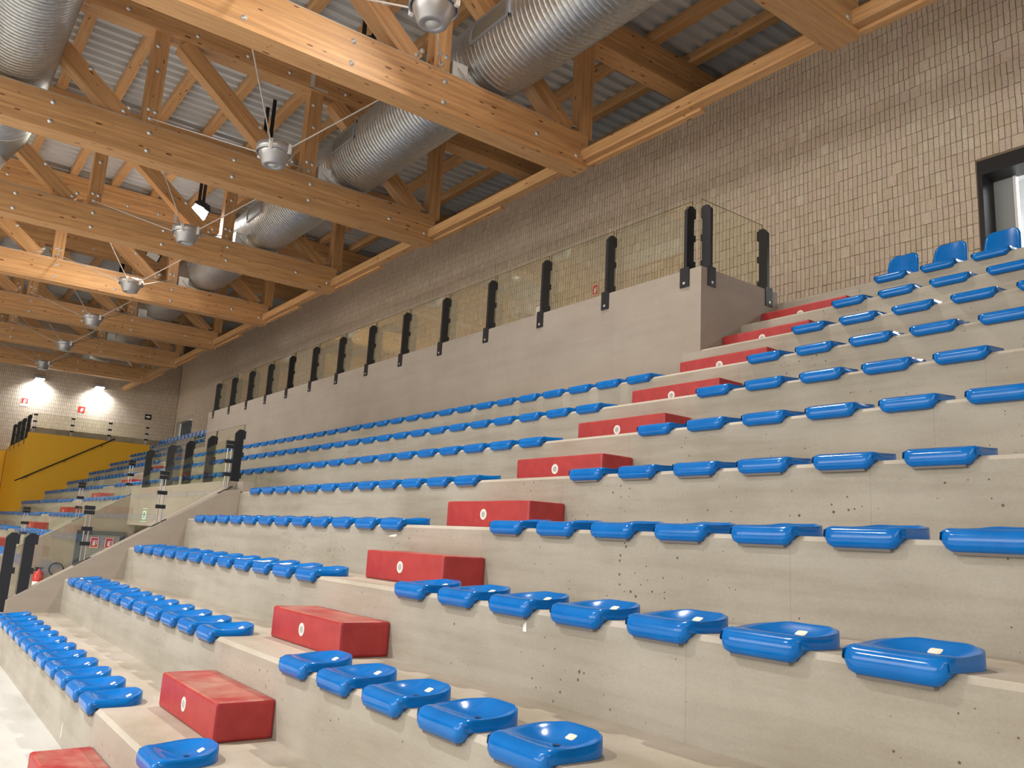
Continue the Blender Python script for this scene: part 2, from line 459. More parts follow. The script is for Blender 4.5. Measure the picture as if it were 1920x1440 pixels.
# ------------------------------------------------------------------ brickwork
BW, BH, JT = .0745, .173, .010
def brick_faces(m, x0, x1, z0, z1, y, dy):
    """five visible faces of a brick standing on end, front at y-dy"""
    yf = y - dy
    m.add([(x0, yf, z0), (x1, yf, z0), (x1, yf, z1), (x0, yf, z1), (x0, y, z0), (x1, y, z0), (x1, y, z1), (x0, y, z1)],
          [(0, 1, 2, 3), (0, 4, 5, 1), (3, 2, 6, 7), (0, 3, 7, 4), (1, 5, 6, 2)])
DOOR1 = (.71, 2.75, 6.335)       # near doorway x0, x1, top
DOOR2 = (-36.35, -33.65, 6.215)
wall = struct(empty('wall_right'))
m = MB()
zt = 9.24
m.box(XF, DOOR2[0], YW, YW + .3, 3.6, zt); m.box(DOOR2[1], DOOR1[0], YW, YW + .3, 3.6, zt); m.box(DOOR1[1], 14, YW, YW + .3, 3.6, zt)
m.box(DOOR2[0], DOOR2[1], YW, YW + .3, DOOR2[2], zt); m.box(DOOR1[0], DOOR1[1], YW, YW + .3, DOOR1[2], zt)
m.build('mortar_backing', M['mortar'], wall)
cand = []
zi = 4.124
row = 0
while zi < 9.08:
    xx = 6.2 + random.uniform(-.006, .006)
    row += 1
    while xx > XF + .08:
        wd = BW * 2 if random.random() < .03 else BW
        x0, x1 = xx - wd + JT, xx + random.uniform(-.002, .002)
        zj = random.uniform(-.004, .004)
        mid = (x0 + x1) / 2
        blocked = any(a - .02 < mid < b + .02 and zi < t - .05 for a, b, t in (DOOR1, DOOR2))
        if not blocked: cand.append((x0, x1, zi + zj, zi + BH - .007 + zj, .009 + random.uniform(-.0015, .0025)))
        xx -= wd
    zi += BH
def shown(c):
    u, v, z = depth_px(((c[0] + c[1]) / 2, YW, (c[2] + c[3]) / 2))
    return 0 < u < 1920 and 0 < v < 1440
vis = [c for c in cand if c[0] > -4 and shown(c)]
vis = sorted(vis, key=lambda c: (Vector(((c[0] + c[1]) / 2, YW, (c[2] + c[3]) / 2)) - CAM).length)[:300]
vset = set(vis)
mm = MB()
for c in cand:
    if c not in vset: brick_faces(mm, c[0], c[1], c[2], c[3], YW, c[4])
tag(mm.build('brickwork', M['brick'], wall, fix=False), kind='stuff')
single = {}
for c in vis:
    wd = round((c[1] - c[0]) * 250) / 250
    if wd not in single:
        b = MB(); brick_faces(b, -wd / 2, wd / 2, -(BH - .007) / 2, (BH - .007) / 2, .012, .012)
        single[wd] = b.mesh('brick', M['brick'], False)
    o = put('brick', single[wd], wall)
    o.location = ((c[0] + c[1]) / 2, YW - c[4], (c[2] + c[3]) / 2)

# far end wall
wall2 = struct(empty('wall_far'))
m = MB(); m.box(XF - .3, XF, -24, 12.4, FLOOR_Z, 10.45); m.build('mortar_backing', M['mortar'], wall2)
m = MB()
zi = 3.95
while zi < 10.2:
    yy = 1.0 - BW * .5
    while yy < YW - .09:
        y0, y1 = yy, yy + BW - JT
        xf = XF + .011 + random.uniform(-.002, .002)
        z0, z1 = zi, zi + BH - .007
        m.add([(xf, y0, z0), (xf, y1, z0), (xf, y1, z1), (xf, y0, z1), (XF, y0, z0), (XF, y1, z0), (XF, y1, z1), (XF, y0, z1)],
              [(0, 1, 2, 3), (0, 4, 5, 1), (3, 2, 6, 7), (0, 3, 7, 4), (1, 5, 6, 2)])
        yy += BW
    zi += BH
tag(m.build('brickwork', M['brick'], wall2, fix=False), kind='stuff')
m = MB(); m.box(XF, XF + .02, -24, .98, 3.95, 10.3); m.build('plaster_panel', M['plaster'], wall2)
m = MB(); m.box(XF, XF + .03, -24, 2.58, FLOOR_Z, 3.93); m.build('painted_lower_panel', M['yellow'], wall2)
m = MB(); m.box(XF, 14, -24.3, -24, FLOOR_Z, 10.45); struct(m.build('wall_left', M['plaster']))
m = MB(); m.box(XF, 14.3, 12.1, 12.4, 3.0, 10.45); struct(m.build('wall_rear', M['plaster']))
m = MB(); m.box(14, 14.3, -24, 12.1, FLOOR_Z, 10.45); struct(m.build('wall_near', M['plaster']))

# ------------------------------------------------------------------ concrete terrace
ter = struct(empty('terrace'))
VX0, VX1 = -12.4, -6.7           # passage under the stand
def tier(k, x0, x1, zb=FLOOR_Z, depth=None):
    y0, y1, z = k * D, (k + 1) * D if depth is None else k * D + depth, k * H
    m = MB()
    c = .022
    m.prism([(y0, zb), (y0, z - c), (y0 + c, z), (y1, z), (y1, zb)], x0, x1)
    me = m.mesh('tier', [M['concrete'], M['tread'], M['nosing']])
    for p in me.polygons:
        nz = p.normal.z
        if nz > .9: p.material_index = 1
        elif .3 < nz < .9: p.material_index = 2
    return put('tier', me, ter)
XR, XL = 12.0, -30.0
for k in range(0, 4):
    tier(k, -6.5, XR); tier(k, XL, VX0 - .2)
tier(4, -6.5, XR); tier(4, XL, VX0 - .2)
tier(4, VX0 - .2, -6.5, 1.12)
for k in (5, 6, 7):
    tier(k, VX1, XR); tier(k, XL, VX0); tier(k, VX0, VX1, 1.12 + .3 * (k - 4))
for k in (8, 9):
    tier(k, XP1 - .25, XR); tier(k, XL, XP0 + .25)
tier(10, XP1, XR, 3.4, YW - 10 * D); tier(10, XL, XP0, 3.4, YW - 10 * D)
m = MB(); m.box(XP0, XP1, 10 * D, YW, 3.4, 4.118); m.box(XP0 + .26, XP1 - .26, YP + .25, 10 * D, 3.4, 4.118); m.build('gallery_floor', M['tread'], ter)
# parapet of the gallery
m = MB()
m.box(XP0, XP1, YP + .001, YP + .25, 7 * H + .001, ZP); m.box(XP1 - .25, XP1, YP + .25, 10 * D, 7 * H + .01, ZP); m.box(XP0, XP0 + .25, YP + .25, 10 * D, 7 * H + .01, ZP)
par = struct(m.build('wall_gallery', M['concrete_smooth']))
# raking walls beside the passage
def raking(name, x0, x1):
    m = MB()
    zt = lambda y: .616 * y + .083
    m.prism([(.10, FLOOR_Z), (.10, zt(.10)), (2.55, zt(2.55)), (2.749, zt(2.60)), (2.749, FLOOR_Z)], x0, x1)
    return struct(m.build(name, M['concrete_smooth']))
raking('wall_passage_near', -6.72, -6.501)
raking('wall_passage_far', VX0 - .2, VX0)
m = MB(); m.box(VX0, -6.722, 2.60, 2.749, 1.10, 1.80); m.box(-6.719, -6.45, 2.751, 2.9, 1.651, 1.795); m.box(VX0 - .2, VX0, 2.751, 2.9, 1.651, 1.795); m.box(VX0, -6.719, 2.7495, 2.9, 1.651, 1.80)
struct(m.build('wall_passage_bridge', M['concrete_smooth']))
m = MB(); m.box(VX0, VX1, 5.2, 5.4, FLOOR_Z, 1.11); struct(m.build('wall_passage_rear', M['yellow']))
# side walls continuing below the stand, behind the raking walls
m = MB(); m.box(-6.699, -6.502, 2.7495, 5.2, FLOOR_Z, 1.11); m.box(VX0 - .18, VX0, 2.7495, 5.2, FLOOR_Z, 1.11)
# end gallery
eg = struct(empty('end_gallery'))
m = MB(); m.box(XL - .25, XL, 2.6, 10 * D, FLOOR_Z, 4.245); m.box(XF, XL - .25, 2.6, 2.85, FLOOR_Z, 4.05); m.build('yellow_wall', M['yellow'], eg)
m = MB(); m.box(XL - .252, XL - .01, 2.6, 10 * D, 4.246, 4.252); m.build('wall_coping', M['grey_metal'], eg)
m = MB(); m.box(XF, XL - .25, 2.85, YW, 3.8, 4.118); m.box(XF, XL - 1.15, 2.86, YW, 4.1181, 4.57); m.build('end_gallery_floor', M['tread'], eg)
m = MB(); m.box(XL - .25, XL, 10 * D, YW, 3.4, 4.118); m.build('end_gallery_edge', M['tread'], eg)

# ------------------------------------------------------------------ roof trusses
bolt = MB(); bolt.lathe([(.0, .012), (.016, .012), (.016, .006), (.038, .006), (.040, 0)], 14)
bolt_me = bolt.mesh('bolt', M['bolt'])
TRUSS_LABEL = ['roof truss crossing the top right corner of the view', 'brightly lit timber truss in front, over the largest duct length', 'timber truss behind the brightly lit front one, second pendant beside it',
               'third timber truss back from the lit front truss', 'pale lit truss with a dark floodlight box above it', 'fifth timber truss back from the lit front truss',
               'sixth timber truss back, second from the far wall', 'last timber truss before the far end wall lamps']
MEM_COPY = None
for ti in range(-1, 7):
    xt = T0 - TS * ti
    near = ti <= 3
    t = empty('roof_truss', (xt, YT, ZB0))
    tag(t, TRUSS_LABEL[ti + 1], 'truss', 'timber roof trusses')
    R_ = lambda p: (p[0], p[1] - YT, p[2] - ZB0)
    B = lambda nm, a, b, w_, h_: beam(nm, R_(a), R_(b), w_, h_, t)
    yb = -12.6
    B('bottom_chord', (0, yb, (ZB0 + ZB1) / 2), (0, YT, (ZB0 + ZB1) / 2), .38, ZB1 - ZB0)
    B('top_chord', (0, yb, (ZT0 + ZT1) / 2), (0, 11.9, (ZT0 + ZT1) / 2), .38, ZT1 - ZT0)
    for j, py in enumerate(POSTS):
        B('post', (0, py - (.06 if j == 0 else 0), ZB1), (0, py - (.06 if j == 0 else 0), ZT0), .24, .26)
        if j < len(POSTS) - 1:
            a, b = Vector((0, POSTS[j + 1] + .36, ZT0 - .03)), Vector((0, py - .42, ZB1 + .02))
            B('diagonal', a, b, .24, .30)
    m = MB(); m.tube([R_((.17, yb, ZB1 + .012)), R_((.17, YT - .7, ZB1 + .012))], .012, 6); m.build('cable', M['rod'], t)
    bs = []
    for k in range(5):
        yk = -1.56 + 1.44 * k
        for z in (7.25, 7.57): bs.append((.191, yk, z))
    for yk in (5.9, 6.72): bs.append((.191, yk, 7.3 if yk > 6 else 7.38))
    for py in POSTS[1:4]:
        for dy, z in ((-.05, 8.02), (.06, 8.0), (-.01, 7.86), (0, 8.75), (-.05, 9.2)): bs.append((.121, py + dy, z))
        for dy in (-.6, .55, -1.4): bs.append((.191, py + dy, 9.62))
        for dy, z in ((-.42, 7.84), (-.34, 7.93), (-1.0, 8.38)): bs.append((.121, py + dy, z))
    if near:
        for p in bs:
            o = put('bolt', bolt_me, t); o.location = R_(p); o.rotation_euler = (0, math.pi / 2, 0)
    else:
        m = MB()
        for p in bs: m.disc(R_(p), .038, 'x', 8, .012, 1)
        tag(m.build('bolts', M['bolt'], t), kind='stuff')
    # steel shoe on the last diagonal
    m = MB()
    for yk, z in ((6.62, 7.93), (6.74, 7.82), (6.86, 7.75)): m.box(-.13, .14, yk - .07 - YT, yk - YT, z - ZB0 - .01, z - ZB0 + .012)
    m.build('steel_connector', M['bolt'], t)
    # hanger plate under the top chord
    m = MB(); m.box(.195, .205, 4.0 - YT, 4.34 - YT, ZT0 - ZB0 + .02, ZT0 - ZB0 + .06); m.box(.195, .21, 3.98 - YT, 4.06 - YT, ZT0 - ZB0 + .02, ZT0 - ZB0 + .3); m.build('steel_plate', M['bolt'], t)

# ------------------------------------------------------------------ air ducts
def duct(name, label, yc, zc, r, x0, x1, grilles):
    t = empty(name, ((x0 + x1) / 2, yc, zc)); ox = (x0 + x1) / 2
    tag(t, label, 'air duct', 'round spiral air ducts')
    m = MB(); n = 56
    pts = []
    x = x0
    while x < x1 - .001:
        for dx, rr in ((0, r), (.064, r), (.070, r + .0045), (.078, r + .0045), (.084, r)):
            pts.append((x + dx, rr))
        x += .092
    vs = []; fs = []
    for (px, rr) in pts:
        for k in range(n):
            a = 2 * math.pi * k / n
            vs.append((px - ox, rr * math.cos(a), rr * math.sin(a)))
    for i in range(len(pts) - 1):
        for k in range(n): fs.append((i * n + k, i * n + (k + 1) % n, (i + 1) * n + (k + 1) % n, (i + 1) * n + k))
    m.add(vs, fs, True)
    m.build('duct_tube', M['galv'], t, fix=False)
    for gx0, gx1 in grilles:
        a0, a1 = math.radians(158), math.radians(192)
        R1 = r + .02
        def patch(mb, xa, xb, p, q, ra, rb, mat=0):
            s = 6
            vs = []
            for i in range(s + 1):
                a = p + (q - p) * i / s
                for rr in (ra, rb):
                    for xx_ in (xa, xb): vs.append((xx_ - ox, rr * math.cos(a), rr * math.sin(a)))
            fs = []
            for i in range(s):
                b0, b1 = i * 4, (i + 1) * 4
                fs += [(b0 + 2, b0 + 3, b1 + 3, b1 + 2), (b0, b1, b1 + 1, b0 + 1), (b0, b0 + 2, b1 + 2, b1), (b0 + 1, b1 + 1, b1 + 3, b0 + 3)]
            fs += [(0, 1, 3, 2), (s * 4, s * 4 + 2, s * 4 + 3, s * 4 + 1)]
            mb.add(vs, fs, False, mat)
        m = MB()
        e = .05
        patch(m, gx0, gx1, a0, a0 + .07, r - .01, R1); patch(m, gx0, gx1, a1 - .07, a1, r - .01, R1)
        patch(m, gx0, gx0 + e, a0, a1, r - .01, R1); patch(m, gx1 - e, gx1, a0, a1, r - .01, R1)
        g = m.build('grille_frame', M['grey_metal'], t)
        m = MB(); patch(m, gx0 + e, gx1 - e, a0 + .07, a1 - .07, r - .01, r + .008)
        m.build('grille_plate', M['galv_plate'], g)
    return t
M['galv_plate'] = plain('galvanised_plate', (.36, .41, .40), .4, .85)
gr = [(T0 - TS * i + .24, T0 - TS * i + 1.2) for i in range(-1, 7)]
d1 = duct('air_duct', 'large silver spiral duct through the trusses near the brick wall', 5.13, 8.38, .60, XF + .3, 6.0, gr)
for i in range(0, 7):                                  # pipe cradles beside each post
    m = MB(); xx = T0 - TS * i
    m.box(xx - .06 - d1.location.x, xx + .10 - d1.location.x, 4.36 - 5.13, 4.62 - 5.13, ZB1 - 8.38, ZB1 - 8.38 + .30)
    m.tube([(xx + .14 - d1.location.x, 4.45 - 5.13, ZB1 + .22 - 8.38), (xx + .14 - d1.location.x, 4.62 - 5.13, ZB1 + .06 - 8.38), (xx + .14 - d1.location.x, 4.85 - 5.13, ZB1 + .02 - 8.38)], .018, 6)
    m.build('duct_cradle', M['bolt'], d1)
d2 = duct('air_duct', 'silver duct cut off by the top left corner of the view', -.72, 8.38, .60, -11.6, 6.0, [])
m = MB()
c = [(-11.6, 0, 0), (-11.95, 0, 0), (-12.3, 0, -.1), (-12.55, -.1, -.3), (-12.6, -.2, -.55)]
m.tube([(a - d2.location.x, b, q) for a, b, q in c], [.6, .6, .56, .5, .46], 28, False)
m.build('duct_elbow', M['galv_plate'], d2)
m = MB(); m.lathe([(.62, 0), (.62, .05)], 40); o = m.build('duct_collar', M['bolt'], d2); o.location = (-11.6 - d2.location.x, 0, 0); o.rotation_euler = (0, math.pi / 2, 0)
m = MB(); m.lathe([(.46, 0), (.5, -.06), (.36, -.40), (.30, -.40)], 28); o = m.build('air_nozzle', M['white'], d2); o.location = (-12.6 - d2.location.x, -.2, -.55)

# ------------------------------------------------------------------ pendant bells with tie rods
def pendant(i, bx, label):
    t = empty('pendant_lamp', (bx, 2.73, 6.60)); tag(t, label, 'lamp', 'grey bell pendants between the trusses')
    m = MB(); m.lathe([(.0, .40), (.265, .40), (.28, .39), (.28, .27), (.262, .27), (.262, .37), (0, .37)], 32); m.build('ring_housing', M['alu'], t)
    m = MB(); m.lathe([(0, .36), (.235, .36), (.240, .27), (.232, .25), (.165, .085), (.150, .078), (.085, .078), (.08, .09)], 32); m.build('bell', M['alu'], t)
    m = MB(); m.lathe([(.0, .083), (.085, .083), (.085, .10)], 20); m.build('lens', M['lens'], t)
    for (dx, py) in ((TS / 2 - .115, 1.3), (TS / 2 - .115, 4.15), (-TS / 2 + .115, 1.3), (-TS / 2 + .115, 4.15)):
        e = Vector((dx, py - 2.73, 7.86 - 6.60)); s = Vector((dx, py - 2.73, 0)).normalized() * .28 + Vector((0, 0, .34))
        m = MB(); m.tube([s, e], .011, 6); r_ = m.build('tie_rod', M['rod'], t)
        m = MB(); m.cbox(s.x - .025, s.x + .025, s.y - .025, s.y + .025, s.z - .09, s.z + .06, .006); m.build('rod_clip', M['white'], r_)
for i, bx in enumerate(BAYS[:7]):
    pendant(i, bx, ['big grey bell pendant at the top edge, in front of the lit truss', 'grey bell pendant low in front of the second truss', 'grey bell pendant below the dazzling lit floodlight',
                    'grey bell pendant in front of the pale lit truss', 'small grey bell pendant in front of the fifth truss', 'small grey bell pendant second from the far wall', 'smallest grey bell pendant, beside the far end wall'][i])

# ------------------------------------------------------------------ floodlights hanging from a purlin
yp4 = .36 + 1.012 * 4
for i, bx in enumerate(BAYS[:6]):
    on = i in (0, 3)
    t = empty('floodlight', (bx, 4.10, 9.2))
    tag(t, ['lit floodlight above the top edge, lighting the front truss', 'floodlight behind the front truss chord, only its black straps visible', 'unlit floodlight behind the second grey pendant',
            'dazzling lit floodlight under the roof', 'dark unlit floodlight box under the roof', 'unlit floodlight deep between the far trusses'][i], 'floodlight', 'floodlights hung under the purlins')
    m = MB()
    m.prism([(-.20, 0), (.20, 0), (.22, .05), (.13, .20), (-.13, .20), (-.22, .05)], -.19, .19, 'x')
    h_ = m.build('lamp_housing', M['black_plastic'], t)
    h_.rotation_euler = (math.radians(-26), math.radians(-18), 0)
    tag(h_)
    if on:
        m = MB(); m.lathe([(0, -.34), (.09, -.325), (.17, -.25), (.21, -.12), (.2, -.002)], 24); m.build('lamp_lens', M['lamp_on'], h_)
    else:
        m = MB(); m.box(-.17, .17, -.18, .18, -.012, .001); m.build('lamp_lens', M['lens'], h_)
    for sx in (-.22, .20):
        m = MB(); m.box(sx, sx + .012, -.03, .05, .06, 10.28 - 9.2); m.build('hanging_strap', M['black'], t)
    m = MB(); m.box(-.22, .212, -.03, .05, .24, .26); m.build('strap_bar', M['black'], t)

# ------------------------------------------------------------------ glass balustrades
def post_mesh(h):
    """flat bar post: 10 cm deep along y with a bevelled top; clamps and glass on the +y side"""
    m = MB()
    m.prism([(0, 0), (0, h - .06), (.05, h), (.118, h), (.118, 0)], -.022, .022, 'x')
    return m.mesh('post', M['black'])
def clamp_mesh(hh):
    m = MB(); m.cbox(-.024, .024,   .112, .147, -hh / 2, hh / 2, .004); return m.mesh('clamp', M['black'])
CL = clamp_mesh(.075); CLT = clamp_mesh(.12)
PM = {}
def base_plate_mesh():
    m = MB(); m.box(-.065, .065, -.012, 0, -.20, .03); m.disc((.0, -.012, -.155), .016, 'y', 12, .008, -1, 1)
    return m.mesh('base_plate', [M['black'], M['bolt']])
BP = base_plate_mesh()
def add_post(root, loc, h, rot=0.0, plate=True, mirror=False):
    if h not in PM: PM[h] = post_mesh(h)
    p = put('post', PM[h], root); p.location = loc; p.rotation_euler = (0, 0, rot)
    for z, me in ((h - .075, CLT), (h * .52, CL), (h * .12, CL)):
        c = put('clamp', me, p); c.location = (0, 0, z)
    if plate:
        c = put('base_plate', BP, p); c.location = (0, -.0005, 0)
def pane(root, p0, p1, z00, z01, z10, z11, th=.012):
    """upright glass pane between p0 and p1 (x,y); bottoms z00,z10 and tops z01,z11"""
    a, b = Vector((*p0, 0)), Vector((*p1, 0))
    nrm = Vector((0, 0, 1)).cross((b - a).normalized()) * th / 2
    m = MB()
    q = [Vector((a.x, a.y, z00)), Vector((b.x, b.y, z10)), Vector((b.x, b.y, z11)), Vector((a.x, a.y, z01))]
    m.add([p + nrm for p in q] + [p - nrm for p in q], [(0, 1, 2, 3), (7, 6, 5, 4)])
    m.add([p + nrm for p in q] + [p - nrm for p in q], [(0, 4, 5, 1), (1, 5, 6, 2), (2, 6, 7, 3), (3, 7, 4, 0)], False, 1)
    return m.build('glass_pane', [M['glass'], M['glass_edge']], root)
HP = .78
gal = empty('glass_balustrade', (-9, YP, ZP)); tag(gal, 'glass balustrade with black posts along the concrete gallery parapet', 'balustrade')
G0 = Vector((-9, YP, ZP))
gx = [-.78 - 1.287 * i for i in range(14)]
for x_ in gx: add_post(gal, Vector((x_, YP, ZP)) - G0, HP)
for a, b in zip(gx[:-1], gx[1:]):
    pane(gal, (b + .02 + 9, .130), (a - .02 + 9, .130), .015, HP + .09, .015, HP + .09)
add_post(gal, Vector((XP1, YP + .17, ZP)) - G0, HP, math.pi / 2)
add_post(gal, Vector((XP1, 6.70, ZP)) - G0, HP, math.pi / 2)
pane(gal, (XP1 - .130 + 9, .14), (XP1 - .130 + 9, 6.76 - YP), .015, HP + .09, .015, HP + .09)
# bridge over the passage
br = empty('glass_balustrade', (-9.4, 2.62, 1.80)); tag(br, 'glass balustrade with five black posts above the passage into the stand', 'balustrade')
bx_ = [-12.02, -10.46, -9.33, -8.14, -6.84]
for x_ in bx_: add_post(br, (x_ + 9.4, .07, -.002), .765, 0, False)
for a, b in zip(bx_[:-1], bx_[1:]): pane(br, (a + .02 + 9.4, .200), (b - .02 + 9.4, .200), .015, .85, .015, .85)
# raking balustrades: pairs of thin rods with clamp plates
def rod_post(root, x, y, z, h=.69):
    m = MB()
    for dy in (-.026, .026): m.tube([(x, y + dy, z + .01), (x, y + dy, z + h)], .0085, 8)
    p = m.build('rod_post', M['steel'], root)
    for zz in ((.33 * h, .60 * h, .90 * h, .985 * h)):
        m = MB(); m.cbox(x - .02, x + .025, y - .062, y + .062, z + zz - .030, z + zz + .022, .004); m.build('clamp_plate', M['black'], p)
    m = MB(); m.prism([(y - .09, z - .062), (y + .09, z + .049), (y + .09, z + .062), (y - .09, z - .049)], x - .05, x + .05, 'x'); m.build('foot_plate', M['black'], p)
zt = lambda y: .616 * y + .083
for nm, xc, lab in (('near', -6.61, 'raking glass balustrade on the sloping wall beside the blue seats'), ('far', VX0 - .1, 'raking glass balustrade on the far sloping wall of the passage')):
    rb = empty('raking_balustrade', (xc, .9, zt(.9))); tag(rb, lab, 'balustrade')
    ys = [.87, 1.725, 2.56]
    for y in ys: rod_post(rb, 0, y - .9, zt(y) - zt(.9))
    yy = [.38] + ys
    for a, b in zip(yy[:-1], yy[1:]):
        pane(rb, (0, a + .03 - .9), (0, b - .03 - .9), zt(a) - zt(.9) + .06, zt(a) - zt(.9) + .74, zt(b) - zt(.9) + .06, zt(b) - zt(.9) + .74)
ep = empty('end_guard', (-6.3, .1, 0)); tag(ep, 'pair of tall black guard posts with glass at the foot of the sloping wall', 'guard')
add_post(ep, (-.30, -.10, .001), .94, 0, False); add_post(ep, (-.30, .10, .001), .94, 0, False)
pane(ep, (-.36, -.09), (-.36, .23), .02, .98, .02, .98)
# end gallery balustrade
eb = empty('glass_balustrade', (-32, 2.6, 4.05)); tag(eb, 'distant glass balustrade with black posts on the yellow wall corner', 'balustrade')
for x_ in (-31.0, -32.55, -34.0, -35.5): add_post(eb, (x_ + 32, 0, 0), .95)
xs_ = [-30.9, -32.55, -34.0, -35.5]
for a, b in zip(xs_[1:], xs_[:-1]): pane(eb, (a + 32 + .02, .130), (b + 32 - .02, .130), .015, 1.0, .015, 1.0)
eb2 = empty('rod_balustrade', (XL - .12, 4.7, 4.25)); tag(eb2, 'distant glass balustrade with thin rod posts on top of the long yellow wall', 'balustrade')
for y in (2.75, 4.02, 5.35, 6.72):
    m = MB()
    for dy in (-.03, .03): m.tube([(0, y + dy - 4.7, .003), (0, y + dy - 4.7, .72)], .01, 6)
    p = m.build('rod_post', M['steel'], eb2)
    for zz in (.2, .43, .68):
        m = MB(); m.cbox(-.02, .03, y - 4.7 - .065, y - 4.7 + .065, zz - .03, zz + .03, .004); m.build('clamp_plate', M['black'], p)
for a, b in ((2.75, 4.02), (4.02, 5.35), (5.35, 6.72)): pane(eb2, (0, a + .04 - 4.7), (0, b - .04 - 4.7), .04, .76, .04, .76)

# handrail on the yellow wall
hr = empty('handrail', (XL + .06, 4, 3.4)); tag(hr, 'dark sloping handrail fixed to the long yellow wall', 'handrail')
m = MB(); m.tube([(0, 2.40 - 4, 2.42 - 3.4), (0, 5.55 - 4, 4.34 - 3.4)], .022, 8); m.build('rail', M['black'], hr)
for y in (2.75, 3.9, 5.1):
    z = 2.42 + (y - 2.40) * .6095
    m = MB(); m.tube([(-.058, y - 4, z - 3.4 - .08), (-.01, y - 4, z - 3.4 - .08), (0, y - 4, z - 3.4)], .01, 6); m.build('rail_bracket', M['black'], hr)

# ------------------------------------------------------------------ red step blocks
RB_D, RB_H = .334, .208
def step_mesh():
    m = MB(); m.cbox(-.542, .542, -RB_D, 0, 0, RB_H, .016)
    return m.mesh('step_block', M['red_step'])
SM = step_mesh()
bd = MB(); bd.disc((0, 0, 0), .041, 'y', 28, .004, -1); BD = bd.mesh('badge', M['badge'])
em = MB(); em.disc((0, -.004, 0), .023, 'y', 20, .0012, -1); EM = em.mesh('badge_print', M['emblem'])
em2 = MB(); em2.box(-.010, .010, -.0064, -.0050, -.004, .006); em2.disc((0, -.0050, .009), .007, 'y', 12, .0014, -1); EM2 = em2.mesh('badge_symbol', M['badge'])
ORD = ['front', 'second', 'third', 'fourth', 'fifth', 'sixth', 'seventh', 'eighth', 'ninth', 'tenth', 'top']
def step(k, xc, label, badge=True):
    o = put('step_block', SM); o.location = (xc, (k + 1) * D - .0005, k * H + .0005)
    tag(o, label, 'step', 'red step blocks in the aisles')
    b = put('badge', BD, o); b.location = (.524 - .542, -RB_D + .0005, RB_H * .5)
    e = put('badge_print', EM, b)
SL = ['red step block on the floor at the very bottom of the aisle', 'largest whole red step block, worn top, on the front tread', 'red step block standing on the second tread of the aisle', 'red step block standing on the third tread of the aisle',
      'fourth tread red step block with its dark right side showing', 'red step block on the fifth tread, partly behind blue seats', 'red step block on the sixth tread of the near aisle', 'red step block on the seventh tread of the near aisle',
      'red step block just below the gallery corner', 'red step block beside the gallery side wall, ninth tread', 'topmost red step block below the backed blue seats']
for k in range(-1, 10): step(k, 0.0, SL[k + 1])
for k in range(0, 10):
    step(k, -18.67, 'small distant red step block on the %s tread of the far aisle' % ORD[k])
step_end = put('step_block', SM); step_end.location = (-31.135, 4.86, 4.1185); step_end.rotation_euler = (0, 0, math.pi / 2)
tag(step_end, 'distant dark red step block on the gallery above the yellow wall', 'step', 'red step blocks in the aisles')

